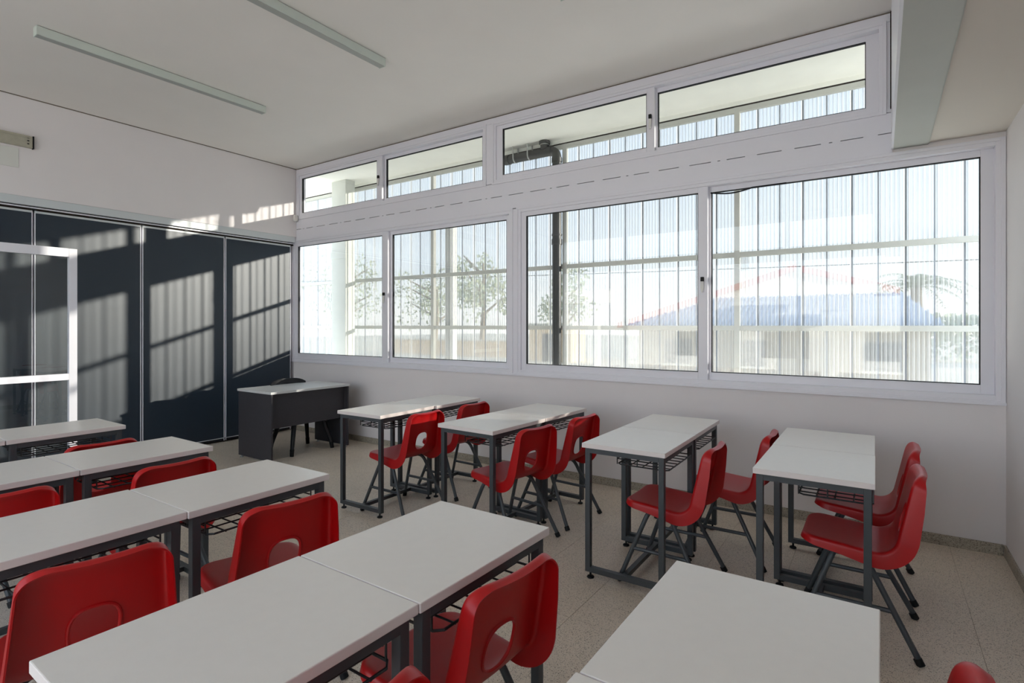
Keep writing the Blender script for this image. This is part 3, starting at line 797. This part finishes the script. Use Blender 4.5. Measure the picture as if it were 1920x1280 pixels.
# neighbouring house with a zinc roof
hs = thing('house', 'low tan house with grey ribbed metal roof beyond the right pane', 'house', (3.2, 18.0, GZ_))
B(-4.4, 4.6, -2.2, 2.2, 0, 2.35).build('walls', M['tanwall'], hs)
for xa in (-3.4, -0.9, 2.9): 
    f = B(xa, xa + 1.0, -2.24, -2.2, 0.9, 1.8).build('window', M['darkwin'], hs); B(xa - .06, xa + 1.06, -2.25, -2.215, .82, .9).build('sill', M['cream'], f)
B(1.2, 2.0, -2.24, -2.2, 0, 1.9).build('door', M['bark'], hs)
rp = [(-4.8, -2.55, 2.33), (4.9, -2.55, 2.33), (4.0, 0.2, 3.42), (-2.0, 0.2, 3.42)]
rf = MB(); rf.poly(rp); rf.poly([(-4.8, 2.7, 2.33), (4.9, 2.7, 2.33), (4.0, 0.2, 3.42), (-2.0, 0.2, 3.42)]); rf.poly([rp[0], rp[3], (-4.8, 2.7, 2.33)]); rf.poly([rp[1], rp[2], (4.9, 2.7, 2.33)])
rf.box(-4.8, 4.9, -2.58, -2.55, 2.22, 2.34)
rf = rf.build('roof', M['roof'], hs)
for k in range(46):
    x = -4.7 + k * 0.21; 
    t = 1.0 if -2.0 <= x <= 4.0 else (max(0.02, (x + 4.8) / 2.8) if x < -2.0 else max(0.02, (4.9 - x) / 0.9))
    MB().prism([(x, -2.56, 2.345), (x + 0.07, -2.56, 2.345), (x + 0.07, -2.56 + 2.76 * t, 2.345 + 1.09 * t), (x, -2.56 + 2.76 * t, 2.345 + 1.09 * t)], (0, -0.012, 0.035)).build('roof_rib', M['roof'], rf)
def tree(name, label, loc, h, r, n, seed, cat='tree', thin=1.0):
    rd = random.Random(seed)
    t = thing(name, label, cat, loc)
    tr = MB().tube([(0, 0, 0), (0.1 * r, 0, h * 0.4), (0, 0.1 * r, h * 0.85)], [0.028 * h, 0.02 * h, 0.008 * h], 8)
    for k in range(5):
        an = rd.random() * 6.28; z = h * (0.35 + 0.1 * k); tr.tube([(0, 0, z), (math.cos(an) * r * 0.6, math.sin(an) * r * 0.6, z + 0.18 * h)], [0.016 * h, 0.006 * h], 6)
    tr.build('trunk', M['bark'], t, smooth=True)
    lf = MB()
    blobs = [(rd.uniform(-.6, .6) * r, rd.uniform(-.6, .6) * r, h * rd.uniform(0.45, 0.95), r * rd.uniform(.3, .55)) for _ in range(11)]
    for i in range(n):
        bx, by, bz, br = rd.choice(blobs)
        v = Vector((rd.gauss(0, 1), rd.gauss(0, 1), rd.gauss(0, 1))).normalized() * br * rd.random() ** 0.4
        c = Vector((bx, by, bz)) + v; s = rd.uniform(0.10, 0.24) * thin
        u = Vector((rd.gauss(0, 1), rd.gauss(0, 1), rd.gauss(0, 1))).normalized(); q = u.orthogonal().normalized()
        lf.poly([c + u * s, c + q * s * .6, c - u * s, c - q * s * .6])
    o = lf.build('foliage', M['leaf'], t); o['kind'] = 'stuff'
    return t
tree('broadleaf_tree', 'tall feathery tree beyond the second pane', (-19.8, 30, GZ_), 8.6, 3.0, 1500, 1, thin=0.8)
tree('broadleaf_tree', 'small thin tree just right of the drain pipe', (-12.2, 30, GZ_), 6.4, 2.0, 900, 2, thin=0.8)
tree('broadleaf_tree', 'wide pale tree left of the feathery tree, behind second pane', (-27.5, 33, GZ_), 7.0, 4.0, 1300, 3, thin=0.8)
tree('broadleaf_tree', 'distant tree seen through the leftmost pane', (-38, 31, GZ_), 8.5, 4.6, 1300, 4, thin=0.8)
tree('broadleaf_tree', 'far leftmost tree seen behind the column', (-47, 28, GZ_), 7.0, 5.0, 1200, 5, thin=0.8)
def palm(loc, h):
    t = thing('palm_tree', 'palm tree standing behind the house at right', 'palm', loc)
    MB().tube([(0, 0, 0), (0.05, 0, h * 0.5), (0, 0, h)], [0.26, 0.22, 0.20], 10).build('trunk', M['bark'], t, smooth=True)
    rd = random.Random(11)
    for k in range(22):
        an = 2 * math.pi * k / 22 + rd.uniform(-.1, .1); el = rd.uniform(0.2, 1.3); ln = rd.uniform(1.6, 2.1)
        mb = MB(); P = []
        for q in range(9):
            s = q / 8; rr = ln * s * math.cos(el * (1 - 0.5 * s)); zz = h + ln * (math.sin(el) * s - 0.75 * s * s)
            P.append(Vector((math.cos(an) * rr, math.sin(an) * rr, zz)))
        mb.tube(P, [0.025 * (1 - 0.8 * q / 8) for q in range(9)], 5)
        sd = Vector((-math.sin(an), math.cos(an), 0))
        for q in range(1, 9):
            for sg in (-1, 1):
                for hf in (0, 0.5):
                    p = P[q] * (1 - hf) + P[q - 1] * hf; l_ = 0.42 * math.sin(math.pi * min(0.95, (q - hf) / 8.5)) + 0.08
                    d_ = (P[q] - P[q - 1]).normalized()
                    mb.poly([p, p + d_ * 0.05, p + sd * sg * l_ + d_ * 0.22 * l_ / 0.4 + Vector((0, 0, -0.35 * l_))])
        mb.build('frond', M['palm'], t)
palm((7.80, 24, GZ_), 3.9)
wl_ = thing('painted_wall', 'long low orange painted wall under the feathery tree', 'wall', (-21.5, 28, GZ_)); B(-7, 5.5, -0.1, 0.1, 0, 1.15).build('wall_body', M['orange'], wl_); B(-7.05, 5.55, -0.14, 0.14, 1.15, 1.25).build('coping', M['cream'], wl_)
wl2 = thing('shed', 'small orange shed beside the drain pipe outside', 'shed', (-11.2, 27, GZ_)); B(-1.5, 1.6, -1, 1, 0, 2.3).build('walls', M['orange'], wl2); B(-1.7, 1.8, -1.2, 1.2, 2.3, 2.45).build('roof', M['cream'], wl2); B(-0.5, 0.3, -1.03, -1, 0, 1.8).build('door', M['darkwin'], wl2)
hd = thing('hedge', 'dark green hedge at far right beyond the palm', 'hedge', (14.5, 40, GZ_))
rd = random.Random(3); hm = MB()
for i in range(1800):
    c = Vector((rd.uniform(-6, 6), rd.uniform(-1, 1), rd.random() ** 0.6 * 3.0)); u = Vector((rd.gauss(0, 1), rd.gauss(0, 1), rd.gauss(0, 1))).normalized(); q = u.orthogonal(); s = rd.uniform(.12, .3)
    hm.poly([c + u * s, c + q * s * .6, c - u * s, c - q * s * .6])
o = hm.build('foliage', M['leaf'], hd); o['kind'] = 'stuff'
MB().tube([(-5, 0, 0), (-5, 0, 2)], 0.06, 6).build('stem', M['bark'], hd); MB().tube([(3, 0, 0), (3, 0, 2)], 0.06, 6).build('stem', M['bark'], hd)
mst = thing('antenna_mast', 'thin lattice antenna mast beyond the right window', 'mast', (1.0, 24, GZ_))
mb = MB()
for sx_, sy_ in ((-.1, -.1), (.1, -.1), (0, .12)): mb.tube([(sx_, sy_, 0), (sx_, sy_, 5.6)], 0.016, 5)
for k in range(18): mb.tube([(-.1, -.1, k * .3), (.1, -.1, k * .3 + .3)], 0.01, 4)
mb.build('lattice', M['strap'], mst); B(-0.25, 0.25, -0.12, -0.08, 5.0, 5.7).build('panel_antenna', M['white_ext'], mst)
cb = MB().tube([(-30 + 60 * k / 30, 12, 3.25 - 0.045 * (k - 13) - 0.25 * math.sin(math.pi * k / 30) + 0.2) for k in range(31)], 0.012, 5).build('overhead_cable', M['gasket'], None, smooth=True)
tag(cb, 'thin black overhead cable crossing the sky outside', 'cable')
for xx, zz in ((-30, 4.035), (30, 2.685)):
    up = thing('utility_pole', 'utility pole carrying the overhead cable at its %s end' % ('left' if xx < 0 else 'right'), 'pole', (xx, 12.25, GZ_))
    MB().tube([(0, 0, 0), (0, 0, zz - GZ_ + 0.3)], [0.13, 0.10], 10).build('shaft', M['bark'], up, smooth=True); B(-0.05, 0.05, -0.5, 0.5, zz - GZ_ + 0.1, zz - GZ_ + 0.2).build('cross_arm', M['bark'], up)
# opposite yard: invented pavilion and canopy, added for reflections in the panes
pv = thing('reflection_pavilion', 'white pavilion with red gable added across the yard, mirrored in the glass', 'building', (4.2, -16, -0.1))
MB().prism([(-6, 0, 0), (6, 0, 0), (6, 0, 1.5), (0, 0, 3.35), (-6, 0, 1.5)], (0, -4, 0)).build('walls', M['white_ext'], pv)
for sg in (-1, 1): MB().prism([(0, 0.3, 3.36), (sg * 6.3, 0.3, 1.42), (sg * 6.3, 0.3, 1.62), (0, 0.3, 3.56)], (0, -4.5, 0)).build('roof_slope', M['red_ext'], pv)
for xa in (-4, -1, 2): B(xa, xa + 1.4, 0, 0.04, 0.4, 1.3).build('window', M['darkwin'], pv)
cn = thing('reflection_canopy', 'white steel canopy added in the yard, mirrored in the panes', 'canopy', (0, -14, -0.1))
B(-5.3, -1.7, -0.6, 0.0, 2.35, 2.85).build('fascia', M['white_ext'], cn); B(5.04, 7.7, -0.6, 0.0, 1.97, 2.35).build('fascia', M['white_ext'], cn); B(5.04, 6.6, -0.6, 0.0, 2.45, 2.7).build('fascia', M['white_ext'], cn)
for xx in (-4.6, -2.4, 5.3, 7.4): B(xx - 0.2, xx + 0.2, -0.4, -0.1, 0, 2.36 if xx < 0 else 1.98).build('post', M['white_ext'], cn)
for xx in (5.3, 6.3): B(xx - .1, xx + .1, -0.4, -0.1, 2.35, 2.46).build('spacer', M['white_ext'], cn)
for n_, (X, Z) in enumerate((((0.25, 3.5), (0.1, 2.7)), ((3.7, 6.9), (0.1, 2.7)), ((0.25, 3.5), (2.86, 3.45)), ((3.7, 6.5), (2.86, 3.45)))):  # unseen windows made up to bring daylight in from behind
    t = thing('window_%d' % (5 + n_), ('added window of the opposite wall behind the camera, %s %s' % (('lower', 'upper')[n_ // 2], ('near partition', 'near right wall')[n_ % 2])), 'window', kind='structure')
    mid = (X[0] + X[1]) / 2
    MB().frame_xz(X[0], X[1], Z[0], Z[1], 0.05, 0.05, 0.05, 0.05, YB - 0.1, YB - 0.02).box(mid - 0.04, mid + 0.04, YB - 0.1, YB - 0.02, Z[0] + .05, Z[1] - .05).build('outer_frame', M['alu'], t)
    for a, b in ((X[0] + .05, mid - .04), (mid + .04, X[1] - .05)):
        MB().poly([(a, YB - .06, Z[0] + .05), (b, YB - .06, Z[0] + .05), (b, YB - .06, Z[1] - .05), (a, YB - .06, Z[1] - .05)]).build('glass_pane', M['glass'], t)
